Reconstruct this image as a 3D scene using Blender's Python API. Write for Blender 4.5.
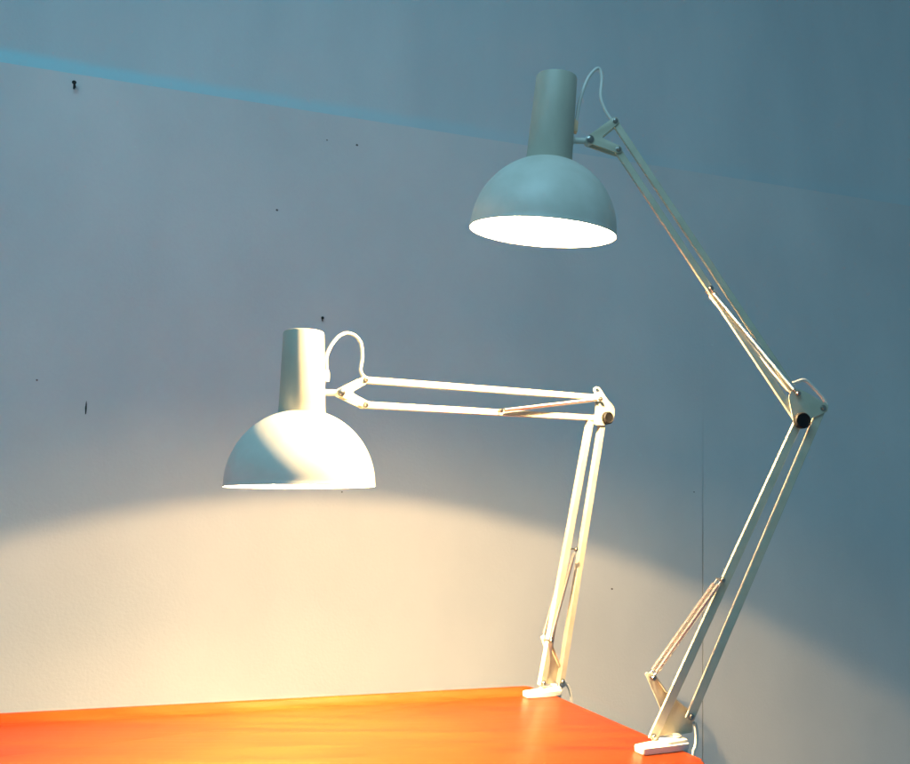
import bpy, bmesh, math, random
from mathutils import Vector, Matrix
random.seed(7)
for o in list(bpy.data.objects): bpy.data.objects.remove(o)
S = bpy.context.scene
COL = S.collection
R = math.radians

# ------------------------------------------------------------ camera
cd = bpy.data.cameras.new('camera'); cam = bpy.data.objects.new('camera', cd); COL.objects.link(cam)
cd.sensor_fit = 'HORIZONTAL'; cd.sensor_width = 36; cd.lens = 36*800/910
cd.clip_start = .02; cd.clip_end = 100
cam.location = (0, 0, 1.065); cam.rotation_euler = (R(90) + math.atan(.14125), 0, 0)
S.camera = cam
S.render.resolution_x = 1024; S.render.resolution_y = 860
S.view_settings.view_transform = 'Standard'; S.view_settings.look = 'None'
S.cycles.diffuse_bounces = 8; S.cycles.max_bounces = 12
S.view_settings.exposure = 0.0; S.view_settings.gamma = 1

# ------------------------------------------------------------ world + soft cool room light
w = bpy.data.worlds.new('World'); S.world = w; w.use_nodes = True
w.node_tree.nodes['Background'].inputs[0].default_value = (.38, .76, 1.0, 1)
w.node_tree.nodes['Background'].inputs[1].default_value = .20
ld = bpy.data.lights.new('skylight', 'AREA'); ld.shape = 'RECTANGLE'; ld.size = 1.6; ld.size_y = 1.0
ld.energy = 20; ld.color = (.37, .78, 1.0)
lo = bpy.data.objects.new('skylight', ld); COL.objects.link(lo)
lo.location = (-.40, -.1, 2.75)
lo.rotation_euler = (Vector((-.15, 1.25, 1.2)) - lo.location).to_track_quat('-Z', 'Y').to_euler()
BULB_COL = (1.0, .665, .315)

# ------------------------------------------------------------ materials
def mat(name, col, rough=.5, metal=0, coat=0, spec=.5):
    m = bpy.data.materials.new(name); m.use_nodes = True
    b = m.node_tree.nodes['Principled BSDF']
    b.inputs['Base Color'].default_value = (*col, 1); b.inputs['Roughness'].default_value = rough
    b.inputs['Metallic'].default_value = metal; b.inputs['Coat Weight'].default_value = coat
    b.inputs['Specular IOR Level'].default_value = spec
    return m
def nn(m, t, **k):
    n = m.node_tree.nodes.new(t)
    for a, v in k.items(): setattr(n, a, v)
    return n
def vary(m, c1, c2, scale=(1, 1, 1), nscale=5, detail=6, lo_=.3, hi_=.7, bump=0, bscale=200, bdist=.001, rough=None, dist=0):
    nt = m.node_tree; L = nt.links; b = nt.nodes['Principled BSDF']
    tc = nn(m, 'ShaderNodeTexCoord'); mp = nn(m, 'ShaderNodeMapping'); mp.inputs['Scale'].default_value = scale
    L.new(tc.outputs['Object'], mp.inputs['Vector'])
    n = nn(m, 'ShaderNodeTexNoise'); n.inputs['Scale'].default_value = nscale; n.inputs['Detail'].default_value = detail
    n.inputs['Distortion'].default_value = dist
    L.new(mp.outputs[0], n.inputs['Vector'])
    r = nn(m, 'ShaderNodeValToRGB'); r.color_ramp.elements[0].position = lo_; r.color_ramp.elements[1].position = hi_
    r.color_ramp.elements[0].color = (*c1, 1); r.color_ramp.elements[1].color = (*c2, 1)
    L.new(n.outputs['Fac'], r.inputs[0]); L.new(r.outputs[0], b.inputs['Base Color'])
    if rough:
        mr = nn(m, 'ShaderNodeMapRange'); mr.inputs[3].default_value = rough[0]; mr.inputs[4].default_value = rough[1]
        L.new(n.outputs['Fac'], mr.inputs[0]); L.new(mr.outputs[0], b.inputs['Roughness'])
    if bump:
        n2 = nn(m, 'ShaderNodeTexNoise'); n2.inputs['Scale'].default_value = bscale; n2.inputs['Detail'].default_value = 3
        L.new(tc.outputs['Object'], n2.inputs['Vector'])
        bp = nn(m, 'ShaderNodeBump'); bp.inputs['Strength'].default_value = bump; bp.inputs['Distance'].default_value = bdist
        L.new(n2.outputs['Fac'], bp.inputs['Height']); L.new(bp.outputs[0], b.inputs['Normal'])
    return n
M_WALL = mat('wall_paint', (.7, .7, .7), .85, spec=.25)
vary(M_WALL, (.715, .715, .715), (.815, .805, .795), (1, 1, .7), 2.6, 9, .3, .7, .5, 130, .0012)
M_UPPER = mat('upper_wall_paint', (.6, .6, .6), .85, spec=.25)
vary(M_UPPER, (.64, .70, .72), (.73, .78, .79), (1.6, 1, .5), 2.4, 9, .3, .7, .5, 130, .0012)  # bluer than the boards: the cooler light up here is tinted in
M_LEDGE = mat('ledge_paint', (.45, .74, .80), .7, spec=.3)
vary(M_LEDGE, (.50, .82, .90), (.58, .88, .93), (1, 1, 1), 6, 5, .3, .7, .2, 200, .0005)
def soft_band(m, z0, h, col):
    nt = m.node_tree; L = nt.links; b = nt.nodes['Principled BSDF']; src = b.inputs['Base Color'].links[0].from_socket
    tc = nn(m, 'ShaderNodeTexCoord'); sp = nn(m, 'ShaderNodeSeparateXYZ'); L.new(tc.outputs['Object'], sp.inputs[0])
    n = nn(m, 'ShaderNodeTexNoise'); n.inputs['Scale'].default_value = 3.5; L.new(tc.outputs['Object'], n.inputs['Vector'])
    nz = nn(m, 'ShaderNodeMath', operation='MULTIPLY_ADD'); nz.inputs[1].default_value = .03; L.new(n.outputs['Fac'], nz.inputs[0]); L.new(sp.outputs['Z'], nz.inputs[2])
    r = nn(m, 'ShaderNodeMapRange', interpolation_type='SMOOTHSTEP'); L.new(nz.outputs[0], r.inputs[0])
    for i, v in ((1, z0+.015+h*.35), (2, z0+.015+h), (3, 1), (4, 0)): r.inputs[i].default_value = v
    r2 = nn(m, 'ShaderNodeMapRange', interpolation_type='SMOOTHSTEP'); L.new(sp.outputs['X'], r2.inputs[0])
    for i, v in ((1, -1.4), (2, .6), (3, 1), (4, .12)): r2.inputs[i].default_value = v
    f = nn(m, 'ShaderNodeMath', operation='MULTIPLY'); L.new(r.outputs[0], f.inputs[0]); L.new(r2.outputs[0], f.inputs[1])
    x = nn(m, 'ShaderNodeMix', data_type='RGBA'); L.new(f.outputs[0], x.inputs[0]); L.new(src, x.inputs[6]); x.inputs[7].default_value = (*col, 1)
    L.new(x.outputs[2], b.inputs['Base Color'])
soft_band(M_UPPER, 2.198, .060, (.52, .83, .89))
M_GAP = mat('joint_shadow_filler', (.05, .05, .05), .9)
M_DESK = mat('orange_varnished_wood', (.55, .13, .03), .32, coat=0, spec=.16)
vary(M_DESK, (.105, .0148, .0022), (.180, .0300, .0042), (1.0, 13, 13), 3.0, 9, .25, .75, .15, 90, .0005, (.26, .46), .8)
[n for n in M_DESK.node_tree.nodes if n.type == 'MAPPING'][0].inputs['Rotation'].default_value = (0, 0, R(-11))
M_DESK.node_tree.nodes['Principled BSDF'].inputs['Coat Roughness'].default_value = .22
M_PAINT = mat('cream_enamel', (.80, .775, .67), .38, spec=.45)
vary(M_PAINT, (.68, .67, .59), (.745, .735, .66), (1, 1, 1), 30, 6, .3, .62, .10, 700, .0003, (.32, .46))
M_ARM = mat('cream_arm_enamel', (.6, .56, .42), .42, spec=.4)
vary(M_ARM, (.52, .49, .37), (.61, .575, .45), (1, 1, 1), 40, 6, .3, .62, .12, 500, .0003, (.36, .5))
M_NECK = mat('darker_cream_enamel', (.66, .63, .53), .42, spec=.45)
vary(M_NECK, (.46, .45, .37), (.55, .535, .44), (1, 1, .4), 24, 6, .3, .62, .10, 700, .0003, (.36, .5))  # neck colour, darker than the shade's cream
M_INNER = mat('white_reflector_enamel', (.95, .94, .90), .5)
M_CHROME = mat('spring_steel', (.72, .71, .69), .32, 1)
M_SCREW = mat('nickel_screw', (.40, .39, .36), .28, 1)
M_BLACK = mat('black_knob_plastic', (.008, .008, .009), .6, spec=.25)
M_CORD = mat('white_cord_pvc', (.72, .70, .64), .45)
M_GRIP = mat('glow_tinted_cord_grip', (.95, .62, .38), .5)  # white grip coloured peach, the lamp's glow on it put into the colour
M_DARK = mat('dark_nail_iron', (.03, .027, .025), .5, .6)
M_SPECK = mat('old_hole_dirt', (.13, .12, .11), .9)
M_FILL = mat('pale_filler', (.80, .82, .80), .9)
def filament(name, strength):
    m = mat(name, (1, 1, 1), .3); b = m.node_tree.nodes['Principled BSDF']
    b.inputs['Emission Color'].default_value = (*BULB_COL, 1); b.inputs['Emission Strength'].default_value = strength
    return m
def globe(name, strength):
    """thin bulb glass, lightly frosted so that the globe itself glows a little"""
    m = bpy.data.materials.new(name); m.use_nodes = True; t = m.node_tree; t.nodes.remove(t.nodes['Principled BSDF'])
    a = t.nodes.new('ShaderNodeBsdfTransparent'); g = t.nodes.new('ShaderNodeBsdfGlossy'); x = t.nodes.new('ShaderNodeMixShader')
    e = t.nodes.new('ShaderNodeEmission'); d = t.nodes.new('ShaderNodeAddShader')
    g.inputs['Roughness'].default_value = .15; x.inputs[0].default_value = .06
    e.inputs[0].default_value = (*BULB_COL, 1); e.inputs[1].default_value = strength
    t.links.new(a.outputs[0], x.inputs[1]); t.links.new(g.outputs[0], x.inputs[2]); t.links.new(x.outputs[0], d.inputs[0])
    t.links.new(e.outputs[0], d.inputs[1]); t.links.new(d.outputs[0], t.nodes['Material Output'].inputs[0])
    return m

# ------------------------------------------------------------ helpers
def link(name, bm, m, parent=None, smooth=True, angle=38, loc=None):
    bmesh.ops.recalc_face_normals(bm, faces=bm.faces)
    me = bpy.data.meshes.new(name); bm.to_mesh(me); bm.free()
    me.materials.append(m)
    if smooth:
        me.polygons.foreach_set('use_smooth', [True]*len(me.polygons))
        me.set_sharp_from_angle(angle=R(angle))
    o = bpy.data.objects.new(name, me); COL.objects.link(o)
    if parent: o.parent = parent
    if loc: o.location = loc
    return o
def tag(o, label=None, cat=None, group=None, kind=None):
    for k, v in (('label', label), ('category', cat), ('group', group), ('kind', kind)):
        if v: o[k] = v
    return o
def empty(name, loc):
    e = bpy.data.objects.new(name, None); COL.objects.link(e); e.location = loc; e.empty_display_size = .05
    return e
def basis(d):
    d = d.normalized(); u = Vector((0, 0, 1)) if abs(d.z) < .95 else Vector((0, 1, 0))
    x = d.cross(u).normalized(); return x, x.cross(d).normalized(), d
def lathe(bm, org, axis, prof, seg=48, close_start=False, close_end=False):
    """prof: list of (radius, height along axis)"""
    x, y, d = basis(axis); rings = []
    for r_, h in prof:
        if r_ < 1e-6: rings.append([bm.verts.new(org + d*h)])
        else: rings.append([bm.verts.new(org + d*h + x*(r_*math.cos(2*math.pi*i/seg)) + y*(r_*math.sin(2*math.pi*i/seg))) for i in range(seg)])
    for a, b in zip(rings, rings[1:]):
        for i in range(seg):
            j = (i+1) % seg
            if len(a) == 1 and len(b) == 1: continue
            if len(a) == 1: bm.faces.new((a[0], b[i], b[j]))
            elif len(b) == 1: bm.faces.new((a[i], a[j], b[0]))
            else: bm.faces.new((a[i], a[j], b[j], b[i]))
    if close_start and len(rings[0]) > 1: bm.faces.new(rings[0])
    if close_end and len(rings[-1]) > 1: bm.faces.new(rings[-1])
def cyl(bm, a, b, r, seg=20, bev=.0):
    L = (b-a).length
    p = [(r-bev, 0), (r, bev), (r, L-bev), (r-bev, L)] if bev else [(r, 0), (r, L)]
    lathe(bm, a, b-a, p, seg, True, True)
def screw(bm, c, n, r, h):
    """domed screw head with a cross slot recess suggestion, sitting at c and pointing along n"""
    lathe(bm, c, n, [(r*1.25, 0), (r*1.25, h*.18), (r, h*.22), (r*.97, h*.6), (r*.75, h*.9), (r*.3, h), (0, h)], 20, True)
def catmull(pts, n=8):
    P = [pts[0]*2-pts[1]] + list(pts) + [pts[-1]*2-pts[-2]]; out = []
    for i in range(1, len(P)-2):
        for k in range(n):
            t = k/n; a, b, c, d = P[i-1:i+3]
            out.append(.5*((2*b)+(c-a)*t+(2*a-5*b+4*c-d)*t*t+(3*b-a-3*c+d)*t**3))
    out.append(P[-2]); return out
def tube(bm, pts, r, seg=12, n=8):
    c = catmull(pts, n); x, y, d = basis(c[1]-c[0]); rings = []
    for i, p in enumerate(c):
        t = (c[min(i+1, len(c)-1)] - c[max(i-1, 0)]).normalized()
        x = (x - t*x.dot(t)).normalized(); y = t.cross(x)
        rings.append([bm.verts.new(p + x*(r*math.cos(2*math.pi*k/seg)) + y*(r*math.sin(2*math.pi*k/seg))) for k in range(seg)])
    for a, b in zip(rings, rings[1:]):
        for i in range(seg):
            j = (i+1) % seg; bm.faces.new((a[i], a[j], b[j], b[i]))
    bm.faces.new(rings[0]); bm.faces.new(rings[-1])
def prism(bm, poly, vec, bev=0):
    """poly: 3D points in a plane, extruded by vec"""
    a = [bm.verts.new(p) for p in poly]; b = [bm.verts.new(p+vec) for p in poly]; n = len(poly)
    fs = [bm.faces.new(a), bm.faces.new(b)]
    for i in range(n):
        j = (i+1) % n; fs.append(bm.faces.new((a[i], a[j], b[j], b[i])))
    if bev:
        es = list({e for f in fs[:2] for e in f.edges})
        bmesh.ops.bevel(bm, geom=es, offset=bev, segments=2, affect='EDGES', profile=.5)
def roundpoly(pts, rad, n=5):
    out = []; N = len(pts)
    for i, p in enumerate(pts):
        a, b = pts[i-1], pts[(i+1) % N]; r_ = rad[i] if isinstance(rad, (list, tuple)) else rad
        if r_ <= 0: out.append(p); continue
        va, vb = (a-p), (b-p); l = min(r_, va.length*.45, vb.length*.45)
        q0 = p+va.normalized()*l; q1 = p+vb.normalized()*l
        for k in range(n+1):
            t = k/n; out.append(q0*(1-t)**2 + p*2*t*(1-t) + q1*t*t)
    return out

# ------------------------------------------------------------ wall (two boards, a chamfered ledge, the recessed wall above)
YAW = R(19.5); WO = Vector((0, 2.40, 0)); WD = Vector((math.cos(YAW), math.sin(YAW), 0)); WN = Vector((math.sin(YAW), -math.cos(YAW), 0))
def W(s, z, out=0): return WO + WD*s + WN*out + Vector((0, 0, z))
wall = tag(empty('wall', (0, 0, 0)), 'pale painted wall of two boards with a sloping blue ledge line, behind the desk and lamps', 'wall')
ZL = 2.198
def board(name, s0, s1, z0, z1, m, out0=0, out1=-.03):
    bm = bmesh.new(); prism(bm, [W(s0, z0, out0), W(s1, z0, out0), W(s1, z1, out0), W(s0, z1, out0)], WN*(out1-out0), .0006)
    return link(name, bm, m, wall)
SJ0, SZ0, SJ1, SZ1 = .833, .221, .892, 1.36      # the joint between the boards leans slightly
def SJ(z): return SJ0 + (SJ1-SJ0)*(z-SZ0)/(SZ1-SZ0)
def gap(z): return .0023 if z < .9 else max(.00005, .0023*(1-(z-.9)/.5))
def board_s(side):
    zs = [-.2, .9, 1.36, ZL]
    edge = [(SJ(z)+side*gap(z), z) for z in zs]; far = -5.0 if side < 0 else 8.0
    pts = [(far, -.2)] + edge + [(far, ZL)]
    bm = bmesh.new(); prism(bm, [W(a_, z_) for a_, z_ in pts], WN*-.03)
    return link('wall_board', bm, M_WALL, wall)
board_s(-1); board_s(1)
bm = bmesh.new(); prism(bm, [W(SJ(-.2)-.01, -.2, -.005), W(SJ(-.2)+.01, -.2, -.005), W(SJ(2.1)+.01, 2.1, -.005), W(SJ(2.1)-.01, 2.1, -.005)], WN*-.02)
link('joint_filler', bm, M_GAP, wall)
# the wall above the boards: its foot leans back a little and carries a soft band of pale blue
bm = bmesh.new(); N = 60; vs = []
for i in range(N+1):
    s = -5.0 + 13.0*i/N; k = max(.12, min(1, (1.3-s)/2.5)); wv = .0008*math.sin(s*3.1)
    prof = [(.0005, -.0015), (.018+wv, -.0035*k-.0015), (.045+wv, -.0125*k-.0015), (.065, -.0165*k-.0015), (.09, -.0175*k-.0015), (.14, -.0175*k-.0015), (2.0, -.0175*k-.0015), (2.0, -.07), (.0005, -.07)]
    vs.append([bm.verts.new(W(s, ZL+z_, o_)) for z_, o_ in prof])
for a, b in zip(vs, vs[1:]):
    n = len(a)
    for k in range(n): bm.faces.new((a[k], a[(k+1) % n], b[(k+1) % n], b[k]))
bm.faces.new(vs[0]); bm.faces.new(vs[-1])
link('upper_wall', bm, M_UPPER, wall, angle=50)

# holes, scuffs and pins in the wall
def pxs(px, py):
    """where a mark measured in the photograph lies on the wall: distance along it and height"""
    th = math.atan(.14125); u = (px-455)/800; v = (382-py)/800
    d = Vector((u, math.cos(th)-v*math.sin(th), math.sin(th)+v*math.cos(th)))
    t = WN.dot(WO-Vector((0, 0, 1.065)))/WN.dot(d); q = Vector((0, 0, 1.065))+d*t
    return (q-WO).dot(WD), q.z
def scuff(px, py, wd, ht, m, name='wall_hole', out=0.0006):
    s, z = pxs(px, py); o0 = 0 if z < ZL else -.0035 - .0155*max(0, min(1, (1.3-s)/2.5))
    bm = bmesh.new(); n = 12
    pts = [W(s+wd/2*math.cos(2*math.pi*k/n)*random.uniform(.75, 1.1), z+ht/2*math.sin(2*math.pi*k/n)*random.uniform(.8, 1.1), o0-.0004) for k in range(n)]
    prism(bm, pts, WN*(out+.0004)); link(name, bm, m, wall)
for px, py in ((37, 380), (327, 140), (357, 145), (583, 32), (671, 65), (342, 492), (277, 210), (612, 589), (694, 492)):
    a = random.uniform(.0040, .0065); scuff(px, py, a*1.2, a, M_SPECK)
for px, py, a, b in ((135, 147, .010, .007), (702, 198, .020, .004), (712, 345, .016, .005), (640, 455, .014, .006)):
    scuff(px, py, a, b, M_FILL, 'filler_patch')
scuff(86, 408, .0045, .038, M_DARK, 'wall_slot')
def nail(px, py, label, r, ln, hh):
    s, z = pxs(px, py)
    root = W(s, z); bm = bmesh.new()
    bm_tip = WN*ln + Vector((0, 0, hh*.15))
    cyl(bm, Vector((0, 0, 0))-WN*.004, bm_tip, r, 12)
    lathe(bm, bm_tip-WN*.001, WN, [(r*2.1, 0), (r*2.2, .001), (r*1.6, .0022), (0, .0024)], 14, True)
    tube(bm, [bm_tip-WN*.003, bm_tip-WN*.003-Vector((0, 0, hh*.5)), bm_tip-WN*.004-Vector((0, 0, hh))], r*.9)
    tag(link('nail', bm, M_DARK, None, loc=root), label, 'nail')
nail(75, 87, 'dark bent nail in the wall at the upper left, just under the blue ledge line', .0026, .022, .017)
nail(322, 319, 'small dark pin in the wall just above the tall neck of the lower lamp', .0020, .010, .009)

# ------------------------------------------------------------ desk
DZ = .74
desk = tag(empty('desk', (-.3, 1.1, 0)), 'orange varnished wooden desk with a raised back edge, both lamps clamped to it', 'desk')
def D(x, y, z): return Vector((x+.3, y-1.1, z))
BR = Vector((.147, 1.404, 0)); FR = Vector((.316, 1.028, 0)); bd = Vector((.814, .176, 0)).normalized()
BL = BR - bd*1.55; FL = FR - bd*1.75
ctr = Vector((.3, -1.1, 0))
bm = bmesh.new()
poly = roundpoly([p+ctr for p in (BL, BR, FR, FL)], [0, .012, .03, 0], 8)
prism(bm, [p+Vector((0, 0, DZ-.024)) for p in poly], Vector((0, 0, .024)), .004)
link('tabletop', bm, M_DESK, desk)
# raised lip along the back edge, its end swept down at the right
bm = bmesh.new(); nrm = Vector((bd.y, -bd.x, 0)); prev = None
prof = [(0.0, 0.0), (0.001, .0072), (.003, .0090), (.008, .0090), (.012, .0076), (.016, .003), (.025, .0006), (.030, -.001), (.0, -.001)]
Lr = 1.545
ts = [0, .3, .6, .9, 1.2] + [Lr - .04 + .005*k for k in range(9)]
for t in ts:
    k = 1 if t <= Lr-.030 else max(.02, math.cos((t-(Lr-.030))/.030*math.pi/2))
    ring = [bm.verts.new(BL + bd*t + nrm*(o+.002) + Vector((0, 0, DZ+.0005+z_*k)) + ctr) for o, z_ in prof]
    if prev:
        for i in range(len(prof)):
            j = (i+1) % len(prof); bm.faces.new((prev[i], prev[j], ring[j], ring[i]))
    else: bm.faces.new(ring)
    prev = ring
bm.faces.new(prev)
link('back_lip', bm, M_DESK, desk)
bm = bmesh.new()
prism(bm, [p+ctr+Vector((0, 0, DZ-.105)) for p in (BL+bd*.05+nrm*.03, BR-bd*.05+nrm*.03, BR-bd*.05+nrm*.048, BL+bd*.05+nrm*.048)], Vector((0, 0, .081)))
link('apron', bm, M_DESK, desk)
for q in (BR-bd*.07+nrm*.07, FR-bd*.07-nrm*.07, BL+bd*.07+nrm*.07, FL+bd*.07-nrm*.07):
    bm = bmesh.new(); lathe(bm, q+ctr, Vector((0, 0, 1)), [(.012, 0), (.018, .35), (.021, DZ-.024)], 20, True, True)
    link('leg', bm, M_DESK, desk)

# ------------------------------------------------------------ lamps
EDGE = (FR-BR).normalized(); INW = Vector((EDGE.y, -EDGE.x, 0)); INW = INW if INW.x < 0 else -INW   # from the desk's right edge inwards

def lamp(base, az, label, P):
    A = Vector((math.cos(az), math.sin(az), 0)); NB = Vector((-math.sin(az), math.cos(az), 0))   # NB points to the wall
    Z = Vector((0, 0, 1))
    def L(a, z, n=0): return A*a + Z*z + NB*n
    def V(k, n=0): return L(P[k][0], P[k][1], n)
    root = tag(empty('clamp_lamp', base), label, 'desk lamp', 'cream spring-arm lamps clamped to the desk')
    # -- clamp
    bm = bmesh.new()
    e = P['edge'];  # point on the desk edge relative to the base
    e = Vector((e[0], e[1], 0))
    jw = .0135
    poly = roundpoly([e + EDGE*jw*.75 + INW*P['jaw'], e - EDGE*jw*.75 + INW*P['jaw'], e - EDGE*jw*1.1 + INW*.012, e - EDGE*jw*1.1 - INW*.012, e + EDGE*jw*1.1 - INW*.012, e + EDGE*jw*1.1 + INW*.012], [.003]*2+[.004]*4)
    prism(bm, [p+Z*.0006 for p in poly], Z*.0075, .0012)
    # thickened rear of the upper jaw with the pin socket
    poly = roundpoly([e + EDGE*.010 + INW*.020, e - EDGE*.010 + INW*.020, e - EDGE*.011 - INW*.013, e + EDGE*.011 - INW*.013], .004)
    prism(bm, [p+Z*.0070 for p in poly], Z*.0045, .0012)
    cj = link('clamp_jaw', bm, M_PAINT, root)
    bm = bmesh.new()
    poly = roundpoly([e + EDGE*.010 - INW*.004, e - EDGE*.010 - INW*.004, e - EDGE*.010 - INW*.0125, e + EDGE*.010 - INW*.0125], .002)
    prism(bm, [p-Z*.060 for p in poly], Z*.061, .001)
    poly = roundpoly([e + EDGE*.010 + INW*.045, e - EDGE*.010 + INW*.045, e - EDGE*.010 - INW*.0123, e + EDGE*.010 - INW*.0123], .003)
    prism(bm, [p-Z*.066 for p in poly], Z*.008, .001)
    link('clamp_frame', bm, M_PAINT, root)
    bm = bmesh.new(); c = e+INW*.032
    cyl(bm, c-Z*.095, c-Z*.028, .004, 14); cyl(bm, c-Z*.029, c-Z*.0255, .010, 20, .001); cyl(bm, c-Z*.100, c-Z*.094, .009, 20, .001)
    link('clamp_screw', bm, M_SCREW, root)
    sock = e - EDGE*.004 - INW*.006; sz = .0110
    bm = bmesh.new(); cyl(bm, Vector((sock.x, sock.y, sz)), Vector((sock.x, sock.y, P['brz']+.001)), .0065, 20, .0008)
    link('swivel_pin', bm, M_PAINT, root)
    # -- base bracket: plate behind the bars, folded flange on its upper right edge
    bm = bmesh.new()
    pl = [L(a, z, .0062) for a, z in P['bracket']]
    prism(bm, roundpoly(pl, .003), NB*.0018, .0004)
    q = [L(a, z) for a, z in P['flange']]
    for a, b in zip(q, q[1:]):
        dd = (b-a).normalized(); u = dd.cross(NB)
        prism(bm, [a+NB*-.001-u*.0008, b+NB*-.001-u*.0008, b+NB*-.001+u*.0008, a+NB*-.001+u*.0008], NB*.0085)
    link('base_bracket', bm, M_ARM, root)
    # -- bars (folded channels, open at the back)
    def bar(a, b, wd=.0100, dp=P['dp'], n0=-.0045, ext=.004, parent=root):
        d = (b-a).normalized(); a = a-d*ext; b = b+d*ext; u = d.cross(NB).normalized(); t = .0012
        prof = [(-wd/2, dp), (-wd/2, .0006), (-wd/2+.0006, 0), (wd/2-.0006, 0), (wd/2, .0006), (wd/2, dp), (wd/2-t, dp), (wd/2-t, t), (-wd/2+t, t), (-wd/2+t, dp)]
        bm = bmesh.new(); r1 = [bm.verts.new(a+u*x+NB*(n0+y)) for x, y in prof]; r2 = [bm.verts.new(b+u*x+NB*(n0+y)) for x, y in prof]
        for i in range(len(prof)):
            j = (i+1) % len(prof); bm.faces.new((r1[i], r1[j], r2[j], r2[i]))
        bm.faces.new(r1); bm.faces.new(r2)
        return link('arm_bar', bm, M_ARM, parent, angle=30)
    bar(V('p0'), V('eA'), .0118); bar(V('p1'), V('eB'), .0115, n0=-.0040)
    bar(V('h0'), V('E'), n0=-.0040); bar(V('h1'), V('e2'))
    # -- springs, two per arm
    def spring(a, b):
        d = b-a; ln = d.length; d.normalize()
        bm = bmesh.new(); prof = []; n = int(ln/.0021); r0 = .0033
        cyl(bm, a, a+d*.012, .0011, 10); cyl(bm, b-d*.012, b, .0011, 10)
        for i in range(n*2+1):
            prof.append((r0 if i % 2 else r0-.0008, .008 + (ln-.016)*i/(n*2)))
        lathe(bm, a, d, [(.0005, .0075)]+prof+[(.0005, ln-.0075)], 12, True, True)
        link('spring', bm, M_CHROME, root, angle=60)
    so = P.get('so', .0105)
    for sgn in (-1, 1):
        spring(V('sl', so*sgn), V('tip', so*sgn))
        spring(V('su', so*sgn), V('e2s', so*sgn))
    for k in ('sl', 'tip', 'su', 'e2s'):
        bm = bmesh.new(); cyl(bm, V(k, -so-.002), V(k, so+.002), .0016, 12)
        ax = link('spring_axle', bm, M_SCREW, root)
        bm = bmesh.new(); screw(bm, V(k, -so-.002), -NB, .0032, .003); link('screw_head', bm, M_SCREW, ax)
    # -- elbow
    bm = bmesh.new()
    pl = [L(a, z, -.0066) for a, z in P['elbow']]
    prism(bm, roundpoly(pl, .006), NB*.0018, .0004)
    link('elbow_plate', bm, M_ARM, root)
    bm = bmesh.new(); kc = V('E', -.0068)
    lathe(bm, kc, -NB, [(.004, 0), (.0105, .001), (.0112, .002), (.0112, .0085), (.0100, .0100), (.0085, .0102), (.0080, .0096), (0, .0094)], 32, True)
    # shallow flutes round the knob
    link('knob', bm, M_BLACK, root)
    for k, n0, rr in (('eB', -.0066, .0034), ('p0', -.0046, .0034), ('p1', -.0046, .0034), ('h0', -.0066, .0034), ('h1', -.0066, .0034), ('pv', -.0072, .0048)):
        bm = bmesh.new(); screw(bm, V(k, n0), -NB, rr, .0034); link('screw', bm, M_SCREW, root)
    # -- forked head bracket: two plates
    pv, h0, h1 = (Vector((P[k][0], P[k][1], 0)) for k in ('pv', 'h0', 'h1'))
    def off(c, t, w_):
        d = (t-c).normalized(); s = Vector((-d.y, d.x, 0)); return d, s
    d1, s1 = off(pv, h1, 0); d0, s0 = off(pv, h0, 0)
    hw = .0058
    crotch = (pv + ((h0+h1)/2-pv)*.42)
    outline = [pv + s1*hw - d1*.002, h1 + s1*hw*.95 + d1*.003, h1 + d1*.0065, h1 - s1*hw*.95 + d1*.003, crotch,
               h0 + s0*hw*.95 + d0*.003, h0 + d0*.0065, h0 - s0*hw*.95 + d0*.003, pv - s0*hw - d0*.002, pv - (d0+d1)*.0035]
    bm = bmesh.new()
    for n0 in (-.0066, .0052):
        prism(bm, roundpoly([L(p.x, p.y, n0) for p in outline], .004), NB*.0018, .0004)
    link('head_bracket', bm, M_ARM, root)
    # -- shade: neck + hemisphere, thin walled, open below
    rc = V('rim', P['rimn']); up = L(P['up'][0], P['up'][1], P['up'][2]).normalized()
    Rr = P['R']; H = Rr*1.03; nr1 = Rr*.315; nr0 = Rr*.280; NT = P['nt']
    ph0 = math.asin(nr1/Rr)
    outer = [(Rr*math.cos(math.pi/2*0), 0)]
    outer = []
    K = 28
    for i in range(K+1):
        ph = (math.pi/2-ph0)*i/K; outer.append((Rr*math.cos(ph), H*math.sin(ph)))
    inner = [(r_-.0012, h_-.0012 if i else .0) for i, (r_, h_) in enumerate(outer)]
    bm = bmesh.new()
    prof = [(Rr-.0012, .0004), (Rr-.0010, -.0010), (Rr-.0002, -.0016), (Rr+.0006, -.0012), (Rr+.0008, -.0003), (Rr+.0003, .0008)] + outer[1:] + [(outer[-1][0]-.002, outer[-1][1]+.0004)]
    lathe(bm, rc, up, prof, 96)
    sh = link('shade', bm, M_PAINT, root, angle=50)
    bm = bmesh.new(); lathe(bm, rc, up, [(Rr-.0012, 0)] + inner[1:] + [(0, inner[-1][1]+.004)], 96)
    link('reflector', bm, M_INNER, sh, angle=60)
    bm = bmesh.new(); hb = outer[-1][1]-.003
    lathe(bm, rc, up, [(nr1-.001, hb), (nr1, hb+.0035), (nr0, NT-.003), (nr0-.0008, NT-.0008), (nr0-.003, NT), (0, NT)], 64)
    nk = link('neck', bm, M_NECK, root, angle=40)
    # -- stem from neck to the fork
    bm = bmesh.new()
    pvp = V('pv'); k = (pvp-rc).dot(up); foot = rc+up*(k-.003); dr = (pvp-foot).normalized()
    ln = (pvp-foot).length
    lathe(bm, foot+dr*(nr0*.93), dr, [(.0095, 0), (.0095, .002), (.0065, .0045), (.0045, .007), (.0045, ln-nr0*.93-.006)], 24, True, True)
    cyl(bm, pvp-NB*.0045, pvp+NB*.0048, .0062, 22, .0006)
    link('stem', bm, M_PAINT, root)
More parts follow.
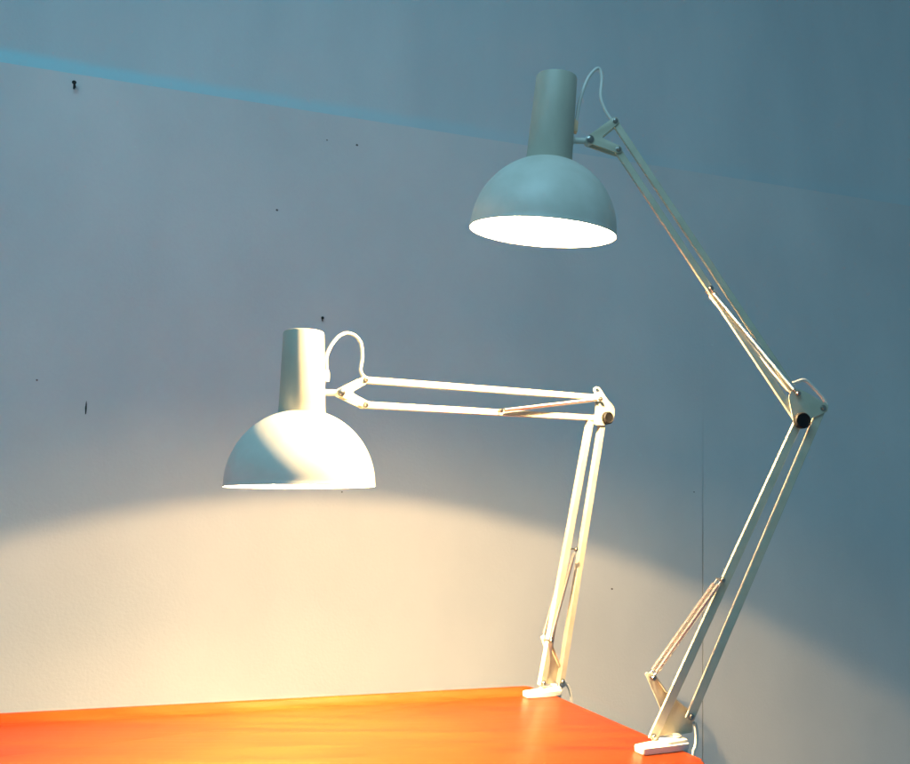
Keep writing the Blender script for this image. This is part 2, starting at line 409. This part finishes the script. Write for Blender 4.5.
    # -- switch boss + cord
    cp = [V(kk, nn_) for kk, nn_ in (('c1', .0), ('c2', 0), ('c3', 0), ('c4', .001), ('c5', .002), ('c6', .002), ('c7', .002))]
    # strain relief on the neck surface
    kz = (cp[0]-rc).dot(up) + P.get('gz', 0); foot = rc+up*kz; dr = (cp[0]-foot).normalized()
    bm = bmesh.new(); c0 = foot+dr*(nr0+.0060)
    prism(bm, roundpoly([c0+up*-.009-dr*.0065, c0+up*-.009+dr*.004, c0+up*.006+dr*.004, c0+up*.009-dr*.0065], .0015), NB*.009, .0006)
    bmesh.ops.translate(bm, verts=bm.verts, vec=-NB*.0045)
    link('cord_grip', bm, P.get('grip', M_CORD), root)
    cp[0] = c0+up*.004+dr*.001
    h1p = V('h1', .001); e2p = V('e2', .001)
    bm = bmesh.new()
    tube(bm, cp+[h1p+(e2p-h1p)*.02, h1p+(e2p-h1p)*.06, h1p+(e2p-h1p)*.5, e2p-(e2p-h1p)*.05]+[L(a, z, n) for a, z, n in P['loop']]
         + [V('eB', .003).lerp(V('p1', .003), t) for t in (.05, .5, .84)]
         + [L(a, z, n) for a, z, n in P['tail']], P.get('cr', .0019), 12, 8)
    link('cord', bm, M_CORD, root)
    # -- bulb: clear globe, filament, socket inside the neck
    br = .029; bc = rc + up*P['bulb_up']
    bm = bmesh.new()
    lathe(bm, bc, up, [(br*math.sin(math.pi*i/14), -br*math.cos(math.pi*i/14)) for i in range(12)] + [(.014, br*1.15), (.0125, br*1.5)], 28)
    bb = link('bulb', bm, globe('bulb_glass', P['watt']*.0058), root)
    bm = bmesh.new(); bmesh.ops.create_icosphere(bm, subdivisions=2, radius=.0036, matrix=Matrix.Translation(bc))
    link('filament', bm, filament('glowing_filament', P['watt']), bb)
    bm = bmesh.new(); lathe(bm, bc+up*br*1.45, up, [(.0, 0), (.015, 0), (.017, .01), (.017, .05), (0, .05)], 24)
    link('bulb_socket', bm, M_INNER, root)
    return root

B2 = Vector((.3135, 1.107, DZ)); B1 = Vector((.1799, 1.392, DZ))
def edge_at(B, t=0):
    # nearest point of the desk edge to the lamp base
    q = BR + EDGE*((B-BR).dot(EDGE)+t); return (q.x-B.x, q.y-B.y)
P2 = dict(
  edge=edge_at(B2, .000), jaw=.058, pin=(-.004, 0), brz=.0135,
  p0=(-0.0541, 0.0119), p1=(-0.0034, 0.0362), tip=(-0.0539, 0.0873), sl=(0.0450, 0.2119), E=(0.1675, 0.4272), eA=(0.1675, 0.4272), eB=(0.2025, 0.4456),
  e2=(0.1655, 0.4655), e2s=(0.1655, 0.4655), su=(0.0475, 0.6143), h0=(-0.0785, 0.8188), h1=(-0.0820, 0.8620), pv=(-0.1200, 0.8327),
  bracket=[(-0.0604, 0.0908), (-0.0489, 0.0898), (-0.0337, 0.0660), (0.0006, 0.0392), (0.0018, 0.0134), (-0.0551, 0.0089), (-0.0394, 0.0412)],
  flange=[(-0.0489, 0.0888), (-0.0337, 0.0670), (-0.0004, 0.0402)],
  elbow=[(0.1580, 0.4253), (0.1530, 0.4630), (0.1610, 0.4739), (0.1730, 0.4709), (0.2100, 0.4511), (0.2090, 0.4411), (0.1810, 0.4292), (0.1711, 0.4173)],
  rim=(-.186, .7015), rimn=.022, up=(.083, .985, -.14), R=.1055, nt=.227, so=.0078,
  c1=(-0.1415, 0.8560), c2=(-0.1315, 0.8947), c3=(-0.1190, 0.9294), c4=(-0.1035, 0.9468), c5=(-0.0975, 0.9339), c6=(-0.1000, 0.9027), c7=(-0.0925, 0.8798),
  loop=[(0.1655, 0.4818, .004), (0.1830, 0.4868, .004), (0.1980, 0.4739, .004), (0.2110, 0.4570, .004), (0.2120, 0.4461, .004)],
  tail=[(.003, .033, .008), (.0065, .023, .009), (.0078, .010, .009), (.0055, -.004, .008), (.0005, -.022, .006), (-.004, -.12, .01), (.0, -.35, .02)],
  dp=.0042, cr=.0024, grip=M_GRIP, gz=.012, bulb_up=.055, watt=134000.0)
P1 = dict(
  edge=edge_at(B1, .006), jaw=.050, pin=(-.004, -.004), brz=.0135,
  p0=(-.044, .020), p1=(-.004, .018), tip=(-.0330, .087), sl=(.024, .233), E=(.1050, .4625), eA=(.072, .452), eB=(.1045, .465),
  e2=(.0892, .5000), e2s=(.0892, .4960), su=(-.1300, .4630), h0=(-.373, .4590), h1=(-.3740, .4965), pv=(-.4135, .4745),
  bracket=[(-.040, .092), (-.028, .092), (-.014, .060), (.002, .034), (.004, .015), (-.046, .015), (-.030, .036), (-.024, .052)],
  flange=[(-.028, .090), (-.013, .060), (.001, .034)],
  elbow=[(.076, .449), (.080, .464), (.083, .480), (.080, .502), (.090, .511), (.099, .507), (.127, .484), (.128, .470), (.118, .455), (.104, .449)],
  rim=(-.4715, .338), rimn=-.002, up=(.003, .995, .016), R=.1055, nt=.222,
  c1=(-.4370, .4985), c2=(-.4346, .5293), c3=(-.4193, .5564), c4=(-.400, .5660), c5=(-.3817, .5572), c6=(-.3763, .5347), c7=(-.3785, .5095),
  loop=[(.0900, .516, .004), (.0995, .517, .004), (.112, .504, .004), (.128, .486, .004), (.128, .475, .004)],
  tail=[(-.002, .012, .006), (.012, .010, .006), (.020, -.002, .006), (.024, -.022, .006), (.023, -.06, .006), (.02, -.35, .01)],
  dp=.0085, cr=.0025, bulb_up=.055, watt=190000.0)
lamp(B1, R(32), 'lower cream lamp with its upper arm level, clamped at the far corner of the desk', P1)
lamp(B2, R(4), 'taller cream lamp with its shade raised high, clamped nearer on the right desk edge', P2)
